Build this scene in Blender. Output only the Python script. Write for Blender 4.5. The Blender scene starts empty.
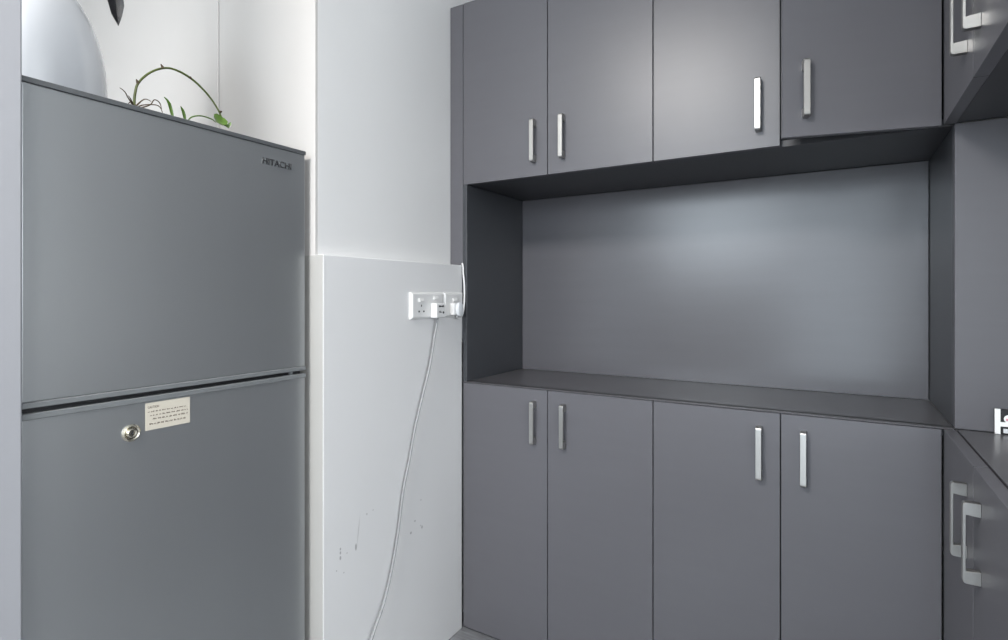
import bpy, bmesh, math, random
from mathutils import Vector, Matrix
random.seed(4)
S = bpy.context.scene
C = S.collection
PI = math.pi

# ------------------------------------------------------------------ materials
def new_mat(name):
    m = bpy.data.materials.new(name); m.use_nodes = True
    nt = m.node_tree
    return m, nt, nt.nodes['Principled BSDF']

def mat(name, col, rough=.5, metal=0., spec=.5, bump=0., bscale=60., var=0., vscale=(3, 3, 3), coat=0., emit=None, estr=0.,
        rvar=0., bstretch=(1, 1, 1)):
    m, nt, b = new_mat(name)
    b.inputs['Base Color'].default_value = (*col, 1)
    b.inputs['Roughness'].default_value = rough
    b.inputs['Metallic'].default_value = metal
    b.inputs['Specular IOR Level'].default_value = spec
    b.inputs['Coat Weight'].default_value = coat
    b.inputs['Coat Roughness'].default_value = .15
    tc = nt.nodes.new('ShaderNodeTexCoord')
    if emit:
        b.inputs['Emission Color'].default_value = (*emit, 1)
        b.inputs['Emission Strength'].default_value = estr
    if var or rvar:
        mp = nt.nodes.new('ShaderNodeMapping'); mp.inputs['Scale'].default_value = vscale
        nz = nt.nodes.new('ShaderNodeTexNoise'); nz.inputs['Scale'].default_value = 1; nz.inputs['Detail'].default_value = 5
        nt.links.new(tc.outputs['Object'], mp.inputs[0]); nt.links.new(mp.outputs[0], nz.inputs[0])
        if var:
            r = nt.nodes.new('ShaderNodeMapRange')
            r.inputs[1].default_value = .25; r.inputs[2].default_value = .75
            r.inputs[3].default_value = 1 - var; r.inputs[4].default_value = 1 + var
            nt.links.new(nz.outputs[0], r.inputs[0])
            mx = nt.nodes.new('ShaderNodeVectorMath'); mx.operation = 'SCALE'
            mx.inputs[0].default_value = col
            nt.links.new(r.outputs[0], mx.inputs['Scale'])
            nt.links.new(mx.outputs[0], b.inputs['Base Color'])
        if rvar:
            r = nt.nodes.new('ShaderNodeMapRange')
            r.inputs[1].default_value = .3; r.inputs[2].default_value = .7
            r.inputs[3].default_value = rough - rvar; r.inputs[4].default_value = rough + rvar
            nt.links.new(nz.outputs[0], r.inputs[0])
            nt.links.new(r.outputs[0], b.inputs['Roughness'])
    if bump:
        mp = nt.nodes.new('ShaderNodeMapping'); mp.inputs['Scale'].default_value = bstretch
        nz = nt.nodes.new('ShaderNodeTexNoise'); nz.inputs['Scale'].default_value = bscale; nz.inputs['Detail'].default_value = 3
        bp = nt.nodes.new('ShaderNodeBump'); bp.inputs['Strength'].default_value = bump; bp.inputs['Distance'].default_value = .002
        nt.links.new(tc.outputs['Object'], mp.inputs[0]); nt.links.new(mp.outputs[0], nz.inputs[0])
        nt.links.new(nz.outputs[0], bp.inputs['Height']); nt.links.new(bp.outputs[0], b.inputs['Normal'])
    return m

LAM = (.0985, .0972, .108)
M = {}
M['laminate'] = mat('grey_laminate', LAM, .36, spec=.5, var=.02, vscale=(3, 3, 40))
M['laminate_x'] = mat('grey_laminate_grain_across', LAM, .25, spec=.6, var=.03, vscale=(2, 3, 25))
M['shaded_side_laminate'] = mat('side_laminate_with_shade', (.045, .048, .054), .33)  # grey laminate with the shade inside the niche put into its colour
M['worktop'] = mat('grey_worktop_laminate', (.085, .083, .09), .3, spec=.5, var=.05, vscale=(30, 30, 30))
M['shaded_board'] = mat('carcass_board_with_shade', (.035, .036, .04), .4)  # shade under and inside the wall cabinets, put into the board colour
M['pier'] = mat('grey_painted_pier', (.31, .315, .335), .5, bump=.05, bscale=25)
M['chrome'] = mat('satin_nickel', (.46, .45, .43), .33, metal=1., bump=.02, bscale=300)
M['fridge'] = mat('fridge_painted_steel', (.355, .37, .38), .35, spec=.5, metal=.75, var=.02, vscale=(6, 6, .8))
M['fridge_trim'] = mat('fridge_trim_plastic', (.16, .17, .175), .4)
M['fridge_cap'] = mat('fridge_top_plastic', (.075, .08, .085), .45)
M['gasket'] = mat('black_gasket', (.006, .006, .008), .6)
M['white_paint'] = mat('white_wall_paint', (.70, .70, .695), .6, spec=.3, bump=.12, bscale=25, var=.012, vscale=(4, 4, 4))
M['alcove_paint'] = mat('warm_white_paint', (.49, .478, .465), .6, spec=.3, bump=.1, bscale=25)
M['ceiling_paint'] = mat('ceiling_paint', (.85, .85, .84), .8)
M['plastic'] = mat('white_plastic', (.66, .66, .655), .3)
M['plastic_grey'] = mat('pale_grey_plastic', (.62, .64, .66), .35)
M['black'] = mat('black_slot', (.01, .01, .012), .5)
M['cord'] = mat('grey_cord', (.27, .275, .28), .45)
M['ceramic'] = mat('white_glazed_ceramic', (.56, .575, .60), .16, coat=.4, bump=.02, bscale=8)
M['black_leaf'] = mat('glossy_black_leaf', (.008, .008, .01), .25, bump=.1, bscale=80)
M['stem'] = mat('green_stem', (.065, .085, .018), .45, var=.35, vscale=(70, 70, 70))
M['leaf'] = mat('green_leaf', (.065, .13, .014), .38, var=.3, vscale=(60, 60, 60))
M['root'] = mat('brown_root', (.06, .04, .02), .8)
M['label'] = mat('cream_label', (.56, .52, .44), .5)
M['ink'] = mat('brown_print', (.14, .11, .09), .6)
M['badge'] = mat('dark_badge_letters', (.012, .012, .014), .3)
M['badge_edge'] = mat('steel_badge_edge', (.45, .47, .48), .25, metal=1)
M['brass'] = mat('lock_metal', (.62, .59, .5), .22, metal=1)
M['sign_white'] = mat('white_sign_paint', (.88, .88, .88), .4)
M['sign_black'] = mat('black_sign_paint', (.012, .012, .014), .4)
M['sign_pink'] = mat('pink_print', (.75, .35, .4), .5)
M['lamp'] = mat('lamp_diffuser', (.9, .9, .9), .5, emit=(1, .98, .95), estr=6)
M['frame'] = mat('window_frame_paint', (.8, .8, .8), .4)

def glass_mat():
    m, nt, b = new_mat('window_glass')
    nt.nodes.remove(b)
    out = nt.nodes['Material Output']
    t = nt.nodes.new('ShaderNodeBsdfTransparent'); g = nt.nodes.new('ShaderNodeBsdfGlossy'); g.inputs['Roughness'].default_value = .02
    mx = nt.nodes.new('ShaderNodeMixShader'); mx.inputs[0].default_value = .06
    nt.links.new(t.outputs[0], mx.inputs[1]); nt.links.new(g.outputs[0], mx.inputs[2]); nt.links.new(mx.outputs[0], out.inputs[0])
    return m
M['glass'] = glass_mat()

def floor_mat():
    m, nt, b = new_mat('grey_wood_tile')
    tc = nt.nodes.new('ShaderNodeTexCoord')
    mp = nt.nodes.new('ShaderNodeMapping'); mp.inputs['Scale'].default_value = (1, 1, 1)
    br = nt.nodes.new('ShaderNodeTexBrick'); br.inputs['Scale'].default_value = 1
    br.inputs['Brick Width'].default_value = .6; br.inputs['Row Height'].default_value = .2
    br.inputs['Mortar Size'].default_value = .0025
    br.inputs['Color1'].default_value = (.20, .205, .215, 1); br.inputs['Color2'].default_value = (.17, .175, .185, 1)
    br.inputs['Mortar'].default_value = (.12, .12, .13, 1)
    mp2 = nt.nodes.new('ShaderNodeMapping'); mp2.inputs['Scale'].default_value = (4, 60, 1)
    nz = nt.nodes.new('ShaderNodeTexNoise'); nz.inputs['Scale'].default_value = 2; nz.inputs['Detail'].default_value = 6; nz.inputs['Distortion'].default_value = 1.2
    rmp = nt.nodes.new('ShaderNodeMapRange'); rmp.inputs[1].default_value = .3; rmp.inputs[2].default_value = .7
    rmp.inputs[3].default_value = .72; rmp.inputs[4].default_value = 1.2
    mx = nt.nodes.new('ShaderNodeVectorMath'); mx.operation = 'SCALE'
    L = nt.links.new
    L(tc.outputs['Object'], mp.inputs[0]); L(mp.outputs[0], br.inputs[0])
    L(tc.outputs['Object'], mp2.inputs[0]); L(mp2.outputs[0], nz.inputs[0]); L(nz.outputs[0], rmp.inputs[0])
    L(br.outputs[0], mx.inputs[0]); L(rmp.outputs[0], mx.inputs['Scale']); L(mx.outputs[0], b.inputs['Base Color'])
    b.inputs['Roughness'].default_value = .13
    b.inputs['Specular IOR Level'].default_value = .8
    return m
M['floor'] = floor_mat()

def boxing_mat():
    """white paint with the few dark specks and the faint brown run the photo shows on it"""
    m, nt, b = new_mat('white_paint_with_specks')
    L = nt.links.new
    tc = nt.nodes.new('ShaderNodeTexCoord')
    specks = [(1.334, .461, .0035, 1), (1.368, .430, .004, 1.4), (1.362, .437, .0025, 1), (1.315, .431, .0045, 1), (1.088, .476, .004, 2.6), (1.033, .492, .0028, 1.5),
              (1.033, .482, .003, 1.6), (1.033, .4685, .0035, 1.8), (1.056, .4726, .002, 1), (1.129, .5517, .002, 1.8), (1.363, .517, .0025, 1),
              (1.153, .555, .002, 1), (1.02, .44, .002, 1), (1.045, .425, .002, 1)]
    total = None
    for (y, z, r, st) in specks:
        s = nt.nodes.new('ShaderNodeVectorMath'); s.operation = 'SUBTRACT'; s.inputs[1].default_value = (-1.12, y, z)
        L(tc.outputs['Object'], s.inputs[0])
        k = nt.nodes.new('ShaderNodeVectorMath'); k.operation = 'MULTIPLY'; k.inputs[1].default_value = (0, 1 / r, 1 / (r * st))
        L(s.outputs[0], k.inputs[0])
        ln = nt.nodes.new('ShaderNodeVectorMath'); ln.operation = 'LENGTH'; L(k.outputs[0], ln.inputs[0])
        mr = nt.nodes.new('ShaderNodeMapRange'); mr.inputs[1].default_value = .6; mr.inputs[2].default_value = 1.1
        mr.inputs[3].default_value = .5; mr.inputs[4].default_value = 0
        L(ln.outputs['Value'], mr.inputs[0])
        if total is None: total = mr.outputs[0]
        else:
            a = nt.nodes.new('ShaderNodeMath'); a.operation = 'MAXIMUM'; L(total, a.inputs[0]); L(mr.outputs[0], a.inputs[1]); total = a.outputs[0]
    # the faint brown run
    s = nt.nodes.new('ShaderNodeVectorMath'); s.operation = 'SUBTRACT'; s.inputs[1].default_value = (-1.12, 1.097, .515); L(tc.outputs['Object'], s.inputs[0])
    rot = nt.nodes.new('ShaderNodeVectorRotate'); rot.rotation_type = 'X_AXIS'; rot.inputs['Angle'].default_value = .14; L(s.outputs[0], rot.inputs['Vector'])
    k = nt.nodes.new('ShaderNodeVectorMath'); k.operation = 'MULTIPLY'; k.inputs[1].default_value = (0, 1 / .003, 1 / .05); L(rot.outputs[0], k.inputs[0])
    ln = nt.nodes.new('ShaderNodeVectorMath'); ln.operation = 'LENGTH'; L(k.outputs[0], ln.inputs[0])
    mr = nt.nodes.new('ShaderNodeMapRange'); mr.inputs[1].default_value = .2; mr.inputs[2].default_value = 1.
    mr.inputs[3].default_value = .28; mr.inputs[4].default_value = 0; L(ln.outputs['Value'], mr.inputs[0])
    a = nt.nodes.new('ShaderNodeMath'); a.operation = 'MAXIMUM'; L(total, a.inputs[0]); L(mr.outputs[0], a.inputs[1]); total = a.outputs[0]
    mix = nt.nodes.new('ShaderNodeMix'); mix.data_type = 'RGBA'
    mix.inputs['A'].default_value = (.68, .68, .68, 1); mix.inputs['B'].default_value = (.05, .045, .04, 1)
    L(total, mix.inputs['Factor']); L(mix.outputs['Result'], b.inputs['Base Color'])
    b.inputs['Roughness'].default_value = .42
    nz = nt.nodes.new('ShaderNodeTexNoise'); nz.inputs['Scale'].default_value = 18
    bp = nt.nodes.new('ShaderNodeBump'); bp.inputs['Strength'].default_value = .12; bp.inputs['Distance'].default_value = .002
    L(tc.outputs['Object'], nz.inputs[0]); L(nz.outputs[0], bp.inputs['Height']); L(bp.outputs[0], b.inputs['Normal'])
    return m
M['boxing'] = boxing_mat()
M['boxing_end'] = mat('greige_boxing_end', (.37, .365, .35), .6, bump=.1, bscale=25)  # end face of the boxed panel, greyer and darker than its front

# ------------------------------------------------------------------ mesh helpers
def add_box(bm, x0, x1, y0, y1, z0, z1, bev=0., seg=1):
    t = bmesh.new()
    bmesh.ops.create_cube(t, size=1)
    for v in t.verts:
        v.co = Vector((x0 + (v.co.x + .5) * (x1 - x0), y0 + (v.co.y + .5) * (y1 - y0), z0 + (v.co.z + .5) * (z1 - z0)))
    if bev: bmesh.ops.bevel(t, geom=t.edges[:], offset=bev, segments=seg, affect='EDGES', profile=.5)
    merge(bm, t)

def merge(bm, t, mtx=None):
    if mtx is not None: bmesh.ops.transform(t, matrix=mtx, verts=t.verts[:])
    me = bpy.data.meshes.new('tmp'); t.to_mesh(me); t.free(); bm.from_mesh(me); bpy.data.meshes.remove(me)

def add_prism(bm, pts, frame, depth, bev=0., seg=2):
    """pts: 2D outline; frame(u, v, w) -> 3D; w runs 0..depth"""
    t = bmesh.new()
    a = [t.verts.new(frame(u, v, 0)) for u, v in pts]
    b = [t.verts.new(frame(u, v, depth)) for u, v in pts]
    n = len(pts)
    t.faces.new(a); t.faces.new(b[::-1])
    for i in range(n): t.faces.new((a[i], b[i], b[(i + 1) % n], a[(i + 1) % n]))
    bmesh.ops.recalc_face_normals(t, faces=t.faces[:])
    if bev: bmesh.ops.bevel(t, geom=t.edges[:], offset=bev, segments=seg, affect='EDGES', profile=.5)
    merge(bm, t)

def add_tube(bm, pts, rad, seg=10, sub=6):
    """smooth tube through pts; rad a number or one per point"""
    P = [Vector(p) for p in pts]
    R = rad if isinstance(rad, (list, tuple)) else [rad] * len(P)
    path, rr = [], []
    n = len(P)
    for i in range(n - 1):
        p0, p1, p2, p3 = P[max(i - 1, 0)], P[i], P[i + 1], P[min(i + 2, n - 1)]
        for k in range(sub):
            t = k / sub
            path.append(.5 * ((2 * p1) + (-p0 + p2) * t + (2 * p0 - 5 * p1 + 4 * p2 - p3) * t * t + (-p0 + 3 * p1 - 3 * p2 + p3) * t ** 3))
            rr.append(R[i] * (1 - t) + R[i + 1] * t)
    path.append(P[-1]); rr.append(R[-1])
    rings = []
    up = Vector((.13, .21, .97)).normalized()
    for i, p in enumerate(path):
        d = (path[min(i + 1, len(path) - 1)] - path[max(i - 1, 0)]).normalized()
        if abs(d.dot(up)) > .93: u = d.cross(Vector((1, 0, 0))).normalized()
        else: u = d.cross(up).normalized()
        if rings and u.dot(last) < 0: u = -u
        last = u
        w = d.cross(u)
        rings.append([bm.verts.new(p + (u * math.cos(a) + w * math.sin(a)) * rr[i]) for a in [2 * PI * k / seg for k in range(seg)]])
    for a, b in zip(rings, rings[1:]):
        for k in range(seg): bm.faces.new((a[k], a[(k + 1) % seg], b[(k + 1) % seg], b[k]))
    bm.faces.new(rings[0][::-1]); bm.faces.new(rings[-1])

def add_lathe(bm, prof, seg, mtx):
    """prof: (radius, height) list, about local z, closed at both ends"""
    t = bmesh.new(); rings = []
    for r, h in prof:
        rings.append([t.verts.new((max(r, 1e-5) * math.cos(2 * PI * k / seg), max(r, 1e-5) * math.sin(2 * PI * k / seg), h)) for k in range(seg)])
    for a, b in zip(rings, rings[1:]):
        for k in range(seg): t.faces.new((a[k], a[(k + 1) % seg], b[(k + 1) % seg], b[k]))
    t.faces.new(rings[0][::-1]); t.faces.new(rings[-1])
    bmesh.ops.recalc_face_normals(t, faces=t.faces[:])
    merge(bm, t, mtx)

def obj(name, bm, m, parent=None, smooth=False):
    me = bpy.data.meshes.new(name)
    bmesh.ops.recalc_face_normals(bm, faces=bm.faces[:])
    bm.to_mesh(me); bm.free()
    me.materials.append(M[m] if isinstance(m, str) else m)
    if smooth:
        for p in me.polygons: p.use_smooth = True
        try: me.set_sharp_from_angle(angle=math.radians(35))
        except Exception: pass
    o = bpy.data.objects.new(name, me); C.objects.link(o)
    if parent is not None:
        o.parent = parent
        # geometry is given in world metres; undo the places of the empties above it
        off = Vector((0, 0, 0)); q = parent
        while q is not None: off += Vector(q.location); q = q.parent
        if off.length > 0: me.transform(Matrix.Translation(-off))
    return o

def tag(o, label=None, cat=None, group=None, kind=None):
    if label: o['label'] = label
    if cat: o['category'] = cat
    if group: o['group'] = group
    if kind: o['kind'] = kind
    return o

def thing(name, label, cat, loc, group=None):
    o = bpy.data.objects.new(name, None); C.objects.link(o); o.location = loc; o.empty_display_size = .05
    return tag(o, label, cat, group)

def box_obj(name, m, parent, *a, bev=.0008, seg=1):
    bm = bmesh.new(); add_box(bm, *a, bev=bev, seg=seg)
    return obj(name, bm, m, parent)

def struct(name, m, *a, bev=0., seg=1):
    o = box_obj(name, m, None, *a, bev=bev, seg=seg); o['kind'] = 'structure'; return o

# ------------------------------------------------------------------ room shell
ZC = 2.62
struct('floor', 'floor', -2.6, 2.9, -3.2, 2.1, -.08, 0)
struct('ceiling', 'ceiling_paint', -2.6, 2.9, -3.2, 2.1, ZC, ZC + .08)
struct('wall_back', 'white_paint', -2.6, 2.9, 2.0, 2.1, 0, ZC)
struct('wall_right', 'white_paint', .85, 2.8, .795, 2.0, 0, ZC)
# wall beside the doors of the tall run: face skewed to meet edges read from image pixels
bm = bmesh.new()
add_prism(bm, [(-2.5, .985), (-1.1498, .985), (-1.1728, 1.587), (-1.19, 2.0), (-2.5, 2.0)], lambda u, v, w: Vector((u, v, w)), ZC)
tag(obj('wall_left', bm, 'white_paint'), kind='structure')
struct('wall_alcove', 'alcove_paint', -2.6, -2.5, -3.1, 2.0, 0, ZC)
# skin of warmer paint on the alcove's side
struct('wall_alcove_side', 'alcove_paint', -2.5, -1.1502, .977, .985, 0, ZC)
struct('wall_pier', 'pier', -1.30, -1.153, .30, .3787, 0, ZC, bev=.003, seg=3)
# shallow vertical trim on the alcove wall
bm = bmesh.new(); add_box(bm, -1.6102, -1.5649, .9715, .977, .0, ZC, bev=.0015)
tag(obj('trim_1', bm, 'alcove_paint'), kind='structure')
# low boxed-out panel that carries the sockets
bm = bmesh.new(); add_box(bm, -1.26, -1.12, .9755, 1.5865, 0, 1.2635, bev=.0025, seg=2)
wp = tag(obj('wall_panel', bm, 'boxing'), kind='structure')
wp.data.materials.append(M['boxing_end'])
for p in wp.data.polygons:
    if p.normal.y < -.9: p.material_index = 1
# wall behind the photographer, with the window and the glazed door that light the room
bm = bmesh.new()
WX0, WX1, WZ0, WZ1 = -1.95, -.55, 1.45, 2.5     # window
GX0, GX1, GZ1 = -.45, .55, 2.5                 # glazed door
for a in ((-2.6, WX0, 0, ZC), (WX0, WX1, 0, WZ0), (WX0, GX1, WZ1, ZC), (WX1, GX0, 0, WZ1), (GX1, 2.9, 0, ZC)):
    add_box(bm, a[0], a[1], -3.2, -3.1, a[2], a[3])
tag(obj('wall_front', bm, 'white_paint'), kind='structure')
def glazed(name, x0, x1, z0, z1, mids):
    w = bpy.data.objects.new(name, None); C.objects.link(w); w.location = ((x0 + x1) / 2, -3.15, z0); w['kind'] = 'structure'
    bm = bmesh.new(); f = .05
    for a in [(x0, x0 + f, z0, z1), (x1 - f, x1, z0, z1), (x0 + f, x1 - f, z0, z0 + f), (x0 + f, x1 - f, z1 - f, z1)] + [(m - .02, m + .02, z0 + f, z1 - f) for m in mids]:
        add_box(bm, a[0], a[1], -3.18, -3.12, a[2], a[3], bev=.003)
    obj(name.split('_')[0] + '_frame', bm, 'frame', w)
    bm = bmesh.new(); add_box(bm, x0 + f, x1 - f, -3.152, -3.148, z0 + f, z1 - f)
    obj('pane', bm, 'glass', w)
SY0, SY1, SZ0, SZ1 = -2.5, .1, .9, 2.35         # side window
bm = bmesh.new()
for a in ((-3.1, SY0, 0, ZC), (SY1, 2.0, 0, ZC), (SY0, SY1, 0, SZ0), (SY0, SY1, SZ1, ZC)):
    add_box(bm, 2.8, 2.9, a[0], a[1], a[2], a[3])
tag(obj('wall_side', bm, 'white_paint'), kind='structure')
w = bpy.data.objects.new('window_2', None); C.objects.link(w); w.location = (2.85, (SY0 + SY1) / 2, SZ0); w['kind'] = 'structure'
bm = bmesh.new()
for a in ((SY0, SY0 + .05, SZ0, SZ1), (SY1 - .05, SY1, SZ0, SZ1), (SY0, SY1, SZ0, SZ0 + .05), (SY0, SY1, SZ1 - .05, SZ1), (-1.22, -1.18, SZ0, SZ1)):
    add_box(bm, 2.82, 2.88, a[0], a[1], a[2], a[3], bev=.003)
obj('window_frame', bm, 'frame', w)
bm = bmesh.new(); add_box(bm, 2.848, 2.852, SY0 + .05, SY1 - .05, SZ0 + .05, SZ1 - .05)
obj('pane', bm, 'glass', w)
glazed('window_1', WX0, WX1, WZ0, WZ1, [(WX0 + WX1) / 2])
glazed('door_1', GX0, GX1, 0, GZ1, [])

# ------------------------------------------------------------------ handles
def handle(parent, origin, out, side, bw=.014, L=.137, proj=.0245):
    """D handle: origin = lower end on the door face; out = unit vector away from the door; side = unit vector along the door"""
    o, out, side = Vector(origin), Vector(out), Vector(side)
    def arc(cx, cz, r, a0, a1, n=5):
        return [(cx + r * math.cos(math.radians(a0 + (a1 - a0) * i / n)), cz + r * math.sin(math.radians(a0 + (a1 - a0) * i / n))) for i in range(n + 1)]
    r = .006
    pts = [(0, 0)] + arc(proj - r, r, r, -90, 0) + arc(proj - r, L - r, r, 0, 90) + [(0, L), (0, L - .023), (proj - .0045, L - .021), (proj - .0045, .021), (0, .023)]
    bm = bmesh.new()
    add_prism(bm, pts, lambda u, v, w: o + out * u + Vector((0, 0, v)) + side * (w - bw / 2), bw, bev=.0006, seg=1)
    return obj('handle', bm, 'chrome', parent)

G = .0013
def carcass(parent, x0, x1, y0, y1, z0, z1, t=.016, m='laminate', open_side='y-', x1edge=False):
    bm = bmesh.new()
    if x1edge: add_box(bm, DX[4] - .001 - t, DX[4] - .001, y0, y1 - t, z0 + t, z1 - t)   # cabinet side, short of the corner filler
    add_box(bm, x0, x1, y0, y1, z0, z0 + t); add_box(bm, x0, x1, y0, y1, z1 - t, z1)
    if open_side == 'y-':
        add_box(bm, x0, x0 + t, y0, y1, z0 + t, z1 - t); add_box(bm, x1 - t, x1, y0, y1, z0 + t, z1 - t)
        add_box(bm, x0 + t, x1 - t, y1 - t, y1, z0 + t, z1 - t)
    else:
        add_box(bm, x0, x1, y0, y0 + t, z0 + t, z1 - t); add_box(bm, x0, x1, y1 - t, y1, z0 + t, z1 - t)
        add_box(bm, x1 - t, x1, y0 + t, y1 - t, z0 + t, z1 - t)
    return obj('carcass', bm, m, parent)

YF = 1.587          # face of the doors of the back run
DX = [-1.1168, -.7893, -.4526, -.1243, .2045]
def back_door(parent, i, z0, z1, m='laminate'):
    return box_obj('door', m, parent, DX[i] + G, DX[i + 1] - G, YF, YF + .018, z0, z1)

ZT = .860           # worktop
t = thing('base_cabinet', 'grey two-door base cabinet next to the white socket wall, below the niche', 'cabinet', (-.79, 1.79, 0), 'base cabinets of the back run')
carcass(t, DX[0], DX[2] - .001, YF + .021, 1.995, .012, .835)
for i, hx in ((0, -.8363), (1, -.7316)):
    d = back_door(t, i, .008, .8555); handle(d, (hx, YF, .682), (0, -1, 0), (1, 0, 0))
t = thing('base_cabinet', 'grey two-door base cabinet at the inner corner, right half of the back run', 'cabinet', (-.12, 1.79, 0), 'base cabinets of the back run')
carcass(t, DX[2] + .001, DX[4] - .001, YF + .021, 1.995, .012, .835)
for i, hx in ((2, -.1737), (3, -.072)):
    d = back_door(t, i, .008, .8555); handle(d, (hx, YF, .682), (0, -1, 0), (1, 0, 0))

bm = bmesh.new()
add_box(bm, -1.1168, .2255, YF, YF + .03, .857, ZT, bev=.0008)
add_box(bm, -1.1168, .2255, YF + .019, 1.98, .838, ZT, bev=.0005)
tag(obj('worktop', bm, 'worktop'), 'dark grey worktop running along the bottom of the open niche', 'worktop')

# niche lining
ZU = 1.5433
t = thing('open_niche', 'dark grey laminate niche lining between the wall cabinets and the back worktop', 'shelf niche', (-.44, 1.98, ZT))
box_obj('back_panel', 'laminate_x', t, -1.099, .224, 1.981, 1.995, ZT + .0005, ZU - .0005)
box_obj('side_panel', 'shaded_side_laminate', t, -1.1168, -1.1005, YF, 1.995, ZT + .0005, ZU - .0005)
box_obj('side_panel', 'shaded_side_laminate', t, .2255, .2395, YF + .019, 1.995, ZT + .0005, ZU - .0005)

# wall cabinets of the back run
ZTOP = 2.174
t = thing('wall_cabinet', 'grey two-door wall cabinet over the left half of the niche, both doors shut', 'cabinet', (-.79, 1.79, ZU), 'wall cabinets of the back run')
carcass(t, DX[0], DX[2] - .0001, YF + .021, 1.995, ZU + .001, ZTOP - .002, m='shaded_board')
for i, hx in ((0, -.8363), (1, -.735)):
    d = back_door(t, i, ZU, ZTOP); handle(d, (hx, YF, 1.586), (0, -1, 0), (1, 0, 0))
t = thing('wall_cabinet', 'grey wall cabinet over the right half of the niche, its right door slightly ajar', 'cabinet', (-.12, 1.79, ZU), 'wall cabinets of the back run')
carcass(t, DX[2] + .0001, .2395, YF + .021, 1.995, ZU + .001, ZTOP - .002, x1edge=True, m='shaded_board')
d = back_door(t, 2, ZU, ZTOP); handle(d, (-.176, YF, 1.586), (0, -1, 0), (1, 0, 0))
# the ajar door swings on its right edge
ang = math.radians(13.3)
bm = bmesh.new(); add_box(bm, -.327, 0, 0, .018, 0, ZTOP - ZU, bev=.0008)
rot = Matrix.Translation((.2035, YF, ZU)) @ Matrix.Rotation(ang, 4, 'Z')
bmesh.ops.transform(bm, matrix=rot, verts=bm.verts[:])
d = obj('door', bm, 'laminate', t)
od = rot @ Vector((-.277, 0, .043)); handle(d, od, rot.to_3x3() @ Vector((0, -1, 0)), rot.to_3x3() @ Vector((1, 0, 0)))

# tall narrow filler strip and the flat blanking panel in the corner
box = box_obj('filler_panel', 'laminate', None, -1.172, -1.1185, YF + .001, YF + .018, 1.0, ZTOP)
tag(box, 'narrow tall grey strip between the white wall and the left wall cabinet', 'panel')
box = box_obj('corner_panel', 'laminate', None, .2262, .848, YF, YF + .0175, ZT + .001, ZU)
tag(box, 'flat grey blanking panel above the right worktop behind the white letter sign', 'panel')

# ------------------------------------------------------------------ right-hand run (faces the fridge)
XF = .2062
YR = [1.5845, 1.267, .80]
t = thing('base_cabinet', 'grey base cabinet at the right edge, under the side worktop, handles seen side-on', 'cabinet', (.5, 1.19, 0))
carcass(t, XF + .025, .845, YR[2], YR[0] - .001, .012, .835, open_side='x')
for k, hy in ((0, 1.325), (1, 1.209)):
    d = box_obj('door', 'laminate', t, XF, XF + .022, YR[k + 1] + G, YR[k] - G, .008, .858)
    handle(d, (XF, hy, .674), (-1, 0, 0), (0, 1, 0))
bm = bmesh.new(); add_box(bm, XF + .0245, .848, YR[2], YF - .001, .838, ZT, bev=.0006)
tag(obj('worktop', bm, 'worktop'), 'dark grey side worktop at the right edge with a thin joint along its front', 'worktop')
t = thing('wall_cabinet', 'grey wall cabinet at the top right corner with two bright handles seen side-on', 'cabinet', (.5, 1.19, ZU))
carcass(t, XF + .0224, .845, YR[2], YR[0] - .001, ZU + .001, ZTOP - .002, open_side='x', m='shaded_board')
for k, hy in ((0, 1.325), (1, 1.209)):
    d = box_obj('door', 'laminate', t, XF, XF + .022, YR[k + 1] + G, YR[k] - G, ZU, ZTOP)
    handle(d, (XF, hy, 1.608), (-1, 0, 0), (0, 1, 0))

# letter sign on the side worktop
bx, by = .2930, 1.584
t = thing('letter_sign', 'small black sign with a white letter H at the right edge of the side worktop', 'sign', (.33, by, ZT))
box_obj('sign_block', 'sign_black', t, bx, bx + .085, by - .006, by + .0025, ZT + .0005, ZT + .054, bev=.0008)
bm = bmesh.new()
add_box(bm, bx - .0006, bx + .009, by - .0085, by - .0061, ZT + .0005, ZT + .0545, bev=.0004)
add_box(bm, bx + .076, bx + .0856, by - .0085, by - .0061, ZT + .0005, ZT + .0545, bev=.0004)
add_box(bm, bx + .009, bx + .076, by - .0085, by - .0061, ZT + .017, ZT + .0265, bev=.0004)
obj('letter', bm, 'sign_white', t)
bm = bmesh.new()
add_lathe(bm, [(0, 0), (.008, 0), (.0095, .001), (.008, .002), (0, .0022)], 20, Matrix.Translation((bx + .024, by - .0062, ZT + .0335)) @ Matrix.Rotation(PI / 2, 4, 'X'))
obj('round_motif', bm, 'sign_white', t)
bm = bmesh.new()
add_box(bm, bx + .018, bx + .034, by - .0090, by - .0083, ZT + .030, ZT + .035, bev=.0003)
obj('pink_motif', bm, 'sign_pink', t)
bm = bmesh.new(); add_box(bm, bx + .014, bx + .03, by - .0075, by - .0059, ZT + .003, ZT + .0125, bev=.0003)
obj('small_tag', bm, 'plastic_grey', t)

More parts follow.
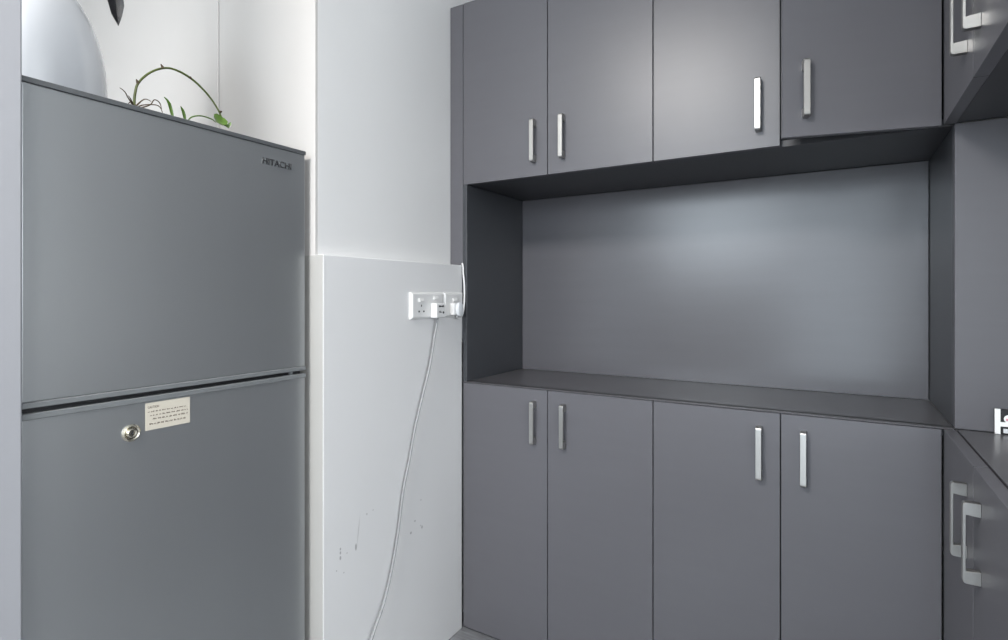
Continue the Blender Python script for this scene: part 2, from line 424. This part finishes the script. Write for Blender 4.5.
# ------------------------------------------------------------------ refrigerator
XR = -1.165  # refrigerator moved back and enlarged about the camera, baked into these values
Y0, Y1 = .3815, .9565
t = thing('refrigerator', 'silver-grey two-door refrigerator standing in the white alcove', 'refrigerator', (-1.45, (Y0 + Y1) / 2, 0))
box_obj('body', 'fridge', t, -1.78, XR - .062, Y0 + .004, Y1 - .004, .02, 1.510, bev=.006, seg=2)
fd = box_obj('freezer_door', 'fridge', t, XR - .055, XR, Y0, Y1, .979, 1.5165, bev=.002, seg=2)
ld = box_obj('fridge_door', 'fridge', t, XR - .055, XR, Y0, Y1, .045, .951, bev=.002, seg=2)
box_obj('top_cap', 'fridge_cap', t, XR - .6, XR + .002, Y0 - .001, Y1 + .002, 1.5167, 1.5265, bev=.0012)
box_obj('gasket', 'gasket', t, XR - .050, XR - .012, Y0 + .003, Y1 - .006, .951, .979, bev=0)
bm = bmesh.new(); add_box(bm, XR - .05, XR + .0018, Y0 - .0008, Y1 + .0015, .969, .979, bev=.0012)
obj('edge_trim', bm, 'fridge_trim', fd)
bm = bmesh.new(); add_box(bm, XR - .05, XR + .0018, Y0 - .0008, Y1 + .0015, .9495, .9605, bev=.0012)
obj('edge_trim', bm, 'fridge_trim', ld)
box_obj('hinge', 'fridge_trim', t, XR - .03, XR - .004, Y1 - .04, Y1 - .034, .9595, .9695, bev=.0004)
box_obj('base_grille', 'fridge_cap', t, XR - .06, XR - .02, Y0 + .01, Y1 - .01, .0, .04, bev=.001)

def text_mesh(body, size, ext, name='t', xscale=1.):
    cu = bpy.data.curves.new(name, 'FONT'); cu.body = body; cu.size = size; cu.extrude = ext; cu.offset = size * .012
    o = bpy.data.objects.new(name, cu); C.objects.link(o)
    bpy.context.view_layer.update()
    me = bpy.data.meshes.new_from_object(o.evaluated_get(bpy.context.evaluated_depsgraph_get()))
    bpy.data.objects.remove(o); bpy.data.curves.remove(cu)
    return me
def put_text(parent, name, body, x, y0, y1, zbase, height, ext, m):
    """lettering on a face that looks along +x, reading towards +y"""
    me = text_mesh(body, 1., 0)
    xs = [v.co.x for v in me.vertices]; ys = [v.co.y for v in me.vertices]
    bm = bmesh.new(); bm.from_mesh(me); bpy.data.meshes.remove(me)
    r = bmesh.ops.extrude_face_region(bm, geom=bm.faces[:])
    for g in r['geom']:
        if isinstance(g, bmesh.types.BMVert): g.co.z += 1
    for v in bm.verts:
        u = (v.co.x - min(xs)) / (max(xs) - min(xs)); h = (v.co.y - min(ys)) / (max(ys) - min(ys))
        v.co = Vector((x + ext * v.co.z, y0 + (y1 - y0) * u, zbase + height * h))
    return obj(name, bm, m, parent)

bd = box_obj('badge', 'fridge_trim', fd, XR, XR + .0008, .8325, .9145, 1.4700, 1.4865, bev=0)
put_text(bd, 'badge_lettering', 'HITACHI', XR + .0008, .8335, .9135, 1.4708, .0150, .0016, 'badge')
# lock
bm = bmesh.new()
mt = Matrix.Translation((XR, .5488, .8947)) @ Matrix.Rotation(PI / 2, 4, 'Y')
add_lathe(bm, [(0, 0), (.0165, 0), (.0165, .002), (.0135, .0045), (.0115, .0035), (.0105, .0025), (0, .0025)], 36, mt)
lk = obj('lock', bm, 'brass', ld, smooth=True)
bm = bmesh.new()
add_lathe(bm, [(0, .0025), (.0085, .0025), (.0085, .0055), (.007, .0065), (.0045, .0060), (.004, .0045), (0, .0045)], 28, mt)
cyl = obj('lock_cylinder', bm, 'brass', lk, smooth=True)
bm = bmesh.new(); add_box(bm, XR + .0044, XR + .0067, .5475, .5501, .8912, .8982)
obj('keyhole', bm, 'black', lk)
# caution label
lb = box_obj('caution_label', 'label', ld, XR, XR + .0007, .5745, .6620, .8930, .9470, bev=0)
tag(lb, 'cream label')
put_text(lb, 'label_heading', 'CAUTION', XR + .0007, .5790, .600, .936, .0044, .0002, 'ink')
bm = bmesh.new()
for k, (z, a, b) in enumerate(((.9285, .579, .653), (.9210, .583, .657), (.9135, .588, .657), (.9040, .582, .655))):
    y = a
    while y < b:
        ln = random.uniform(.003, .0085)
        n = max(2, int(ln / .0011))
        for q in range(n):      # small uneven strokes: printing too fine to read
            yy = y + q * .0011
            if yy > b: break
            h = random.uniform(.0008, .0022) * (1 if k < 2 else 1.15)
            add_box(bm, XR + .0007, XR + .0009, yy, yy + random.uniform(.0004, .0011), z - (.0004 if k < 2 else random.uniform(0, .001)), z + h)
        y += ln + .0016
obj('label_print', bm, 'ink', lb)

# ------------------------------------------------------------------ on top of the refrigerator
ZF = 1.5265
t = thing('ceramic_vase', 'large glossy white egg-shaped vase on the left of the refrigerator top', 'vase', (-1.485, .509, ZF))
bm = bmesh.new()
prof = [(0, 0), (.098, 0), (.105, .004)]
cz, a, c_ = .085, .1285, .245
for k in range(0, 21):
    th = -.33 + (1.28 + .33) * k / 20
    prof.append((a * math.cos(th), cz + c_ * math.sin(th)))
prof += [(.034, .330), (.038, .345), (.041, .352), (.036, .352), (.030, .335), (.030, .30), (0, .30)]
add_lathe(bm, prof, 72, Matrix.Translation((-1.485, .509, ZF)))
v = obj('vase_body', bm, 'ceramic', t, smooth=True)
# a black blade-like leaf that hangs from the vase mouth
t = thing('artificial_leaf', 'pointed glossy black leaf drooping beside the white vase', 'artificial plant', (-1.485, .509, ZF + .302))
bm = bmesh.new()
add_tube(bm, [(-1.485, .509, ZF + .302), (-1.482, .525, ZF + .38), (-1.48, .57, ZF + .45), (-1.48, .625, ZF + .455), (-1.48, .645, ZF + .42), (-1.48, .652, ZF + .39)], .0035)
obj('stem', bm, 'black_leaf', t, smooth=True)
def blade(pts, wid, fold, nrm, th=.0012, ridge=.0):
    """leaf: pts along the midrib, half widths, folded up along the rib; real thickness"""
    bm = bmesh.new(); nrm = Vector(nrm).normalized(); P = [Vector(p) for p in pts]; rows = []
    for i, p in enumerate(P):
        d = (P[min(i + 1, len(P) - 1)] - P[max(i - 1, 0)]).normalized(); s = d.cross(nrm).normalized()
        rows.append([p - s * wid[i] + nrm * fold * wid[i], p - s * wid[i] * .5 + nrm * fold * .4 * wid[i], p, p + s * wid[i] * .5 + nrm * fold * .4 * wid[i], p + s * wid[i] + nrm * fold * wid[i]])
    A = [[bm.verts.new(q + nrm * th / 2) for q in r] for r in rows]; B = [[bm.verts.new(q - nrm * th / 2) for q in r] for r in rows]
    for i in range(len(P) - 1):
        for j in range(4):
            bm.faces.new((A[i][j], A[i][j + 1], A[i + 1][j + 1], A[i + 1][j])); bm.faces.new((B[i][j], B[i + 1][j], B[i + 1][j + 1], B[i][j + 1]))
        for j in (0, 4): bm.faces.new((A[i][j], A[i + 1][j], B[i + 1][j], B[i][j]))
    for i in (0, len(P) - 1):
        for j in range(4): bm.faces.new((A[i][j], A[i][j + 1], B[i][j + 1], B[i][j]))
    return bm
pts = [(-1.48, .648, ZF + .40), (-1.48, .652, ZF + .385), (-1.48, .657, ZF + .365), (-1.48, .661, ZF + .345), (-1.48, .665, ZF + .325), (-1.48, .666, ZF + .304), (-1.48, .668, ZF + .292), (-1.48, .6695, ZF + .281)]
obj('leaf_blade', blade(pts, [.002, .010, .0155, .017, .0155, .011, .006, .0008], .45, (.92, -.39, 0), th=.006), 'black_leaf', t, smooth=True)

t = thing('plant_cutting', 'green vine cutting arched over the refrigerator top with bare roots', 'plant', (-1.2, .66, ZF))
vine = [(-1.195, .5690, ZF + .003), (-1.2, .5708, 1.545), (-1.2, .5726, 1.5635), (-1.2, .5782, 1.5842), (-1.2, .5989, 1.6113), (-1.2, .6263, 1.6311), (-1.2, .6507, 1.6365), (-1.2, .6824, 1.6303),  # points traced from image pixels onto an assumed plane
        (-1.2, .7112, 1.6145), (-1.2, .7341, 1.5949), (-1.2, .7505, 1.5729), (-1.198, .7565, 1.553)]
DV = Vector((-.0152, .008, .0055)); vine = [Vector(p) + DV * .75 for p in vine]  # stem pushed along the line of sight, away from the camera
bm = bmesh.new(); add_tube(bm, vine, [.0026, .0026, .0025, .0024, .0022, .0021, .0022, .0024, .0022, .002, .0018, .0016], seg=10)
st = obj('stem', bm, 'stem', t, smooth=True)
for (p, q) in (((-1.2, .5782, 1.5842), (-1.198, .574, 1.590)), ((-1.2, .6263, 1.6311), (-1.199, .6215, 1.6375)), ((-1.2, .6824, 1.6303), (-1.198, .685, 1.6275)), ((-1.2, .7505, 1.5749), (-1.198, .7545, 1.577))):
    P, Q = Vector(p), Vector(q)
    bm = bmesh.new(); add_tube(bm, [P, (P + Q) / 2, Q], [.0034, .0022, .0008], seg=8, sub=3)
    obj('node', bm, 'root', st, smooth=True)
bm = bmesh.new()
for pp in ([(-1.195, .569, ZF + .006), (-1.185, .553, ZF + .018), (-1.18, .545, ZF + .026), (-1.18, .536, ZF + .031)],
           [(-1.195, .569, ZF + .005), (-1.18, .556, ZF + .014), (-1.175, .549, ZF + .019)],
           [(-1.195, .569, ZF + .005), (-1.18, .58, ZF + .022), (-1.178, .592, ZF + .021)],
           [(-1.195, .572, ZF + .003), (-1.176, .588, ZF + .012), (-1.178, .598, ZF + .026), (-1.18, .609, ZF + .024), (-1.178, .612, ZF + .012)],
           [(-1.195, .569, ZF + .003), (-1.172, .575, ZF + .008), (-1.17, .601, ZF + .014), (-1.17, .61, ZF + .002)],
           [(-1.195, .569, ZF + .004), (-1.19, .56, ZF + .012), (-1.185, .552, ZF + .004)]):
    add_tube(bm, pp, [.0019] + [.0011] * (len(pp) - 2) + [.0006], seg=7)
obj('roots', bm, 'root', t, smooth=True)
tg = t
# the broad folded leaf at the tip and the slender young ones
g = 'leaf'
obj('leaf', blade([(-1.198, .7555, 1.5635), (-1.196, .752, 1.559), (-1.194, .746, 1.553), (-1.19, .739, 1.547), (-1.185, .733, 1.545)], [.004, .0135, .016, .012, .001], .35, (.9, -.2, .3)), g, t, smooth=True)
obj('leaf', blade([(-1.196, .756, 1.556), (-1.19, .757, 1.546), (-1.188, .762, 1.543), (-1.186, .7655, 1.549), (-1.185, .767, 1.553)], [.002, .005, .005, .0035, .0006], .3, (.9, -.3, .3)), g, t, smooth=True)
obj('leaf', blade([(-1.185, .6385, ZF + .001), (-1.184, .634, 1.543), (-1.182, .6295, 1.554), (-1.18, .624, 1.560), (-1.18, .618, 1.5645)], [.0022, .0032, .003, .002, .0005], .3, (.9, -.3, .2)), g, t, smooth=True)
obj('leaf', blade([(-1.185, .664, ZF + .001), (-1.184, .661, 1.540), (-1.182, .657, 1.548), (-1.18, .6515, 1.5555)], [.0022, .0032, .0028, .0006], .3, (.9, -.3, .2)), g, t, smooth=True)
bm = bmesh.new(); add_tube(bm, [(-1.185, .668, ZF + .002), (-1.182, .676, 1.540), (-1.18, .695, 1.5475), (-1.18, .718, 1.547), (-1.188, .733, 1.545)], [.0012, .0014, .0014, .0014, .001], seg=8)
obj('tendril', bm, 'leaf', t, smooth=True)

# ------------------------------------------------------------------ sockets on the boxed panel
XP = -1.12
def face_plate(parent, y0, y1, z0, z1, d=.011):
    bm = bmesh.new()
    # bevelled plate: wide foot, smaller raised front
    f = .006
    A = [bm.verts.new((XP, y, z)) for y, z in ((y0, z0), (y1, z0), (y1, z1), (y0, z1))]
    B = [bm.verts.new((XP + d * .55, y, z)) for y, z in ((y0, z0), (y1, z0), (y1, z1), (y0, z1))]
    Cc = [bm.verts.new((XP + d, y, z)) for y, z in ((y0 + f, z0 + f), (y1 - f, z0 + f), (y1 - f, z1 - f), (y0 + f, z1 - f))]
    for P, Q in ((A, B), (B, Cc)):
        for k in range(4): bm.faces.new((P[k], P[(k + 1) % 4], Q[(k + 1) % 4], Q[k]))
    bm.faces.new(A[::-1]); bm.faces.new(Cc)
    bmesh.ops.bevel(bm, geom=bm.edges[:], offset=.0008, segments=2, affect='EDGES', profile=.5)
    return obj('faceplate', bm, 'plastic', parent)
def rocker(parent, y, z):
    bm = bmesh.new()
    add_prism(bm, [(-.0, -.006), (.0055, -.006), (.006, -.004), (.0015, .006), (0, .006)], lambda u, v, w: Vector((XP + .0108 + u, y + w, z + v)), .022)
    return obj('rocker_switch', bm, 'plastic', parent)
def holes(parent, y, z):
    bm = bmesh.new()
    add_box(bm, XP + .0105, XP + .0113, y - .0018, y + .0018, z + .008, z + .0145)
    add_box(bm, XP + .0105, XP + .0113, y - .0150, y - .0080, z - .0092, z - .0040)
    add_box(bm, XP + .0105, XP + .0113, y + .0080, y + .0150, z - .0092, z - .0040)
    return obj('pin_holes', bm, 'black', parent)
PZ0, PZ1 = 1.0853, 1.1685  # positions of sockets, plugs and cord taken from image pixels on the panel
t = thing('wall_socket', 'white double wall socket, left of the pair on the boxed panel', 'socket', (XP, 1.39, 1.127), 'sockets on the boxed panel')
face_plate(t, 1.306, 1.467, PZ0, PZ1)
rocker(t, 1.339, 1.1445); rocker(t, 1.412, 1.1515)
holes(t, 1.352, 1.1155)
t = thing('wall_socket', 'white single wall socket, right of the pair, at the edge of the boxed panel', 'socket', (XP, 1.52, 1.127), 'sockets on the boxed panel')
face_plate(t, 1.4715, 1.578, PZ0, PZ1)
rocker(t, 1.516, 1.1445)

# square travel adaptor in the double socket
t = thing('plug_adaptor', 'boxy white plug adaptor with dark slots in the double socket', 'plug adaptor', (XP + .012, 1.42, 1.10))
box_obj('adaptor_body', 'plastic', t, XP + .0112, XP + .037, 1.395, 1.443, 1.0865, 1.1345, bev=.004, seg=3)
bm = bmesh.new()
X = XP + .0370
for y in (1.407, 1.424): add_box(bm, X - .0005, X + .0004, y, y + .0085, 1.1215, 1.1268)
add_box(bm, X - .0005, X + .0004, 1.414, 1.424, 1.1225, 1.1255)
add_lathe(bm, [(0, 0), (.0038, 0), (.0038, .0008), (0, .0008)], 16, Matrix.Translation((X - .0004, 1.430, 1.104)) @ Matrix.Rotation(PI / 2, 4, 'Y'))
add_lathe(bm, [(0, 0), (.0032, 0), (.0032, .0008), (0, .0008)], 16, Matrix.Translation((X - .0004, 1.412, 1.1065)) @ Matrix.Rotation(PI / 2, 4, 'Y'))
add_box(bm, X - .0005, X + .0004, 1.4165, 1.42, 1.103, 1.107)
obj('slots', bm, 'black', t)
# its grey cord drops to the floor and runs off behind the refrigerator's foot
bm = bmesh.new()
add_tube(bm, [(-1.102, 1.424, 1.088), (-1.103, 1.42, 1.06), (-1.104, 1.413, 1.0315), (-1.104, 1.388, .9379), (-1.106, 1.355, .8481), (-1.1075, 1.318, .747), (-1.108, 1.294, .6611), (-1.108, 1.267, .5786),
              (-1.108, 1.245, .4674), (-1.107, 1.215, .3622), (-1.105, 1.178, .2786), (-1.10, 1.128, .2119), (-1.09, 1.08, .12), (-1.08, 1.03, .03), (-1.085, .99, .0045), (-1.12, .962, .004), (-1.22, .962, .004), (-1.5, .962, .004), (-1.78, .962, .004)], .0034, seg=10)
tag(obj('power_cord', bm, 'cord', smooth=True), 'thin grey power cord hanging from the plug adaptor down the boxed panel', 'cord')

# rounded charger with a thin white lead
t = thing('phone_charger', 'rounded white charger plugged into the single socket by the cabinets', 'charger', (XP + .012, 1.535, 1.10))
box_obj('charger_body', 'plastic', t, XP + .0112, XP + .029, 1.498, 1.536, 1.092, 1.134, bev=.005, seg=3)
bm = bmesh.new(); add_prism(bm, [(math.cos(q * PI / 12) * .0165 * (1 if abs(math.cos(q * PI / 12)) < .9 else .95), math.sin(q * PI / 12) * .024) for q in range(24)],
                            lambda u, v, w: Vector((XP + .028 + w, 1.524 + u, 1.112 + v)), .012, bev=.003, seg=2)
obj('charger_face', bm, 'plastic_grey', t, smooth=True)
bm = bmesh.new()
add_tube(bm, [(-1.1225, 1.5885, 1.2675), (-1.1165, 1.5835, 1.268), (-1.1135, 1.583, 1.255), (-1.112, 1.582, 1.235), (-1.107, 1.580, 1.205), (-1.105, 1.579, 1.17), (-1.105, 1.577, 1.13), (-1.104, 1.570, 1.103), (-1.101, 1.556, 1.087), (-1.099, 1.540, 1.083), (-1.0985, 1.527, 1.0855), (-1.098, 1.524, 1.0915)], .0030, seg=10)
tag(obj('charger_lead', bm, 'plastic', smooth=True), 'thin white lead looping from the boxed panel edge to the rounded charger', 'cable')

# ------------------------------------------------------------------ ceiling lamps
def area(name, loc, rot, sx, sy, power, col):
    l = bpy.data.lights.new(name, 'AREA'); l.shape = 'RECTANGLE'; l.size = sx; l.size_y = sy; l.energy = power; l.color = col
    o = bpy.data.objects.new(name, l); C.objects.link(o); o.location = loc; o.rotation_euler = rot
    return o
for LX, LY, lab in ((-.85, -.60, 'square white ceiling light panel near the refrigerator'),):
    t = thing('ceiling_light', lab, 'ceiling light', (LX, LY, ZC))
    bm = bmesh.new()
    for a in ((-.32, .32, -.32, -.30), (-.32, .32, .30, .32), (-.32, -.30, -.30, .30), (.30, .32, -.30, .30)):
        add_box(bm, LX + a[0], LX + a[1], LY + a[2], LY + a[3], ZC - .04, ZC, bev=.002)
    obj('frame', bm, 'frame', t)
    box_obj('diffuser', 'lamp', t, LX - .30, LX + .30, LY - .30, LY + .30, ZC - .03, ZC - .02, bev=0)
    area('ceiling_lamp_light', (LX, LY, ZC - .05), (0, 0, 0), .58, .58, 48, (1, .965, .93))
DAY = (.95, .975, 1)
area('window_daylight', ((WX0 + WX1) / 2, -3.05, (WZ0 + WZ1) / 2), (PI / 2, 0, 0), WX1 - WX0 - .1, WZ1 - WZ0 - .1, 27, (.82, .92, 1))
area('side_window_daylight', (2.75, (SY0 + SY1) / 2, (SZ0 + SZ1) / 2), (0, PI / 2, 0), SZ1 - SZ0 - .1, SY1 - SY0 - .1, 58, DAY)
area('door_daylight', ((GX0 + GX1) / 2, -3.05, GZ1 / 2), (PI / 2, 0, 0), GX1 - GX0 - .1, GZ1 - .1, 19, (.80, .91, 1))

# ------------------------------------------------------------------ world, camera
wd = bpy.data.worlds.new('World'); S.world = wd; wd.use_nodes = True
bg = wd.node_tree.nodes['Background']; bg.inputs[0].default_value = (.75, .87, 1, 1); bg.inputs[1].default_value = 1.2

cam = bpy.data.cameras.new('Camera'); co = bpy.data.objects.new('Camera', cam); C.objects.link(co); S.camera = co
co.location = (0, 0, 1.16); co.rotation_euler = (PI / 2, 0, math.radians(30.918))
cam.sensor_width = 36; cam.lens = 556 / 1008 * 36; cam.shift_y = -25 / 1008; cam.clip_start = .02

S.view_settings.view_transform = 'Standard'; S.view_settings.look = 'None'
S.view_settings.gamma = 1; S.view_settings.use_curve_mapping = False
S.view_settings.exposure = .6
S.cycles.max_bounces = 12; S.cycles.diffuse_bounces = 8
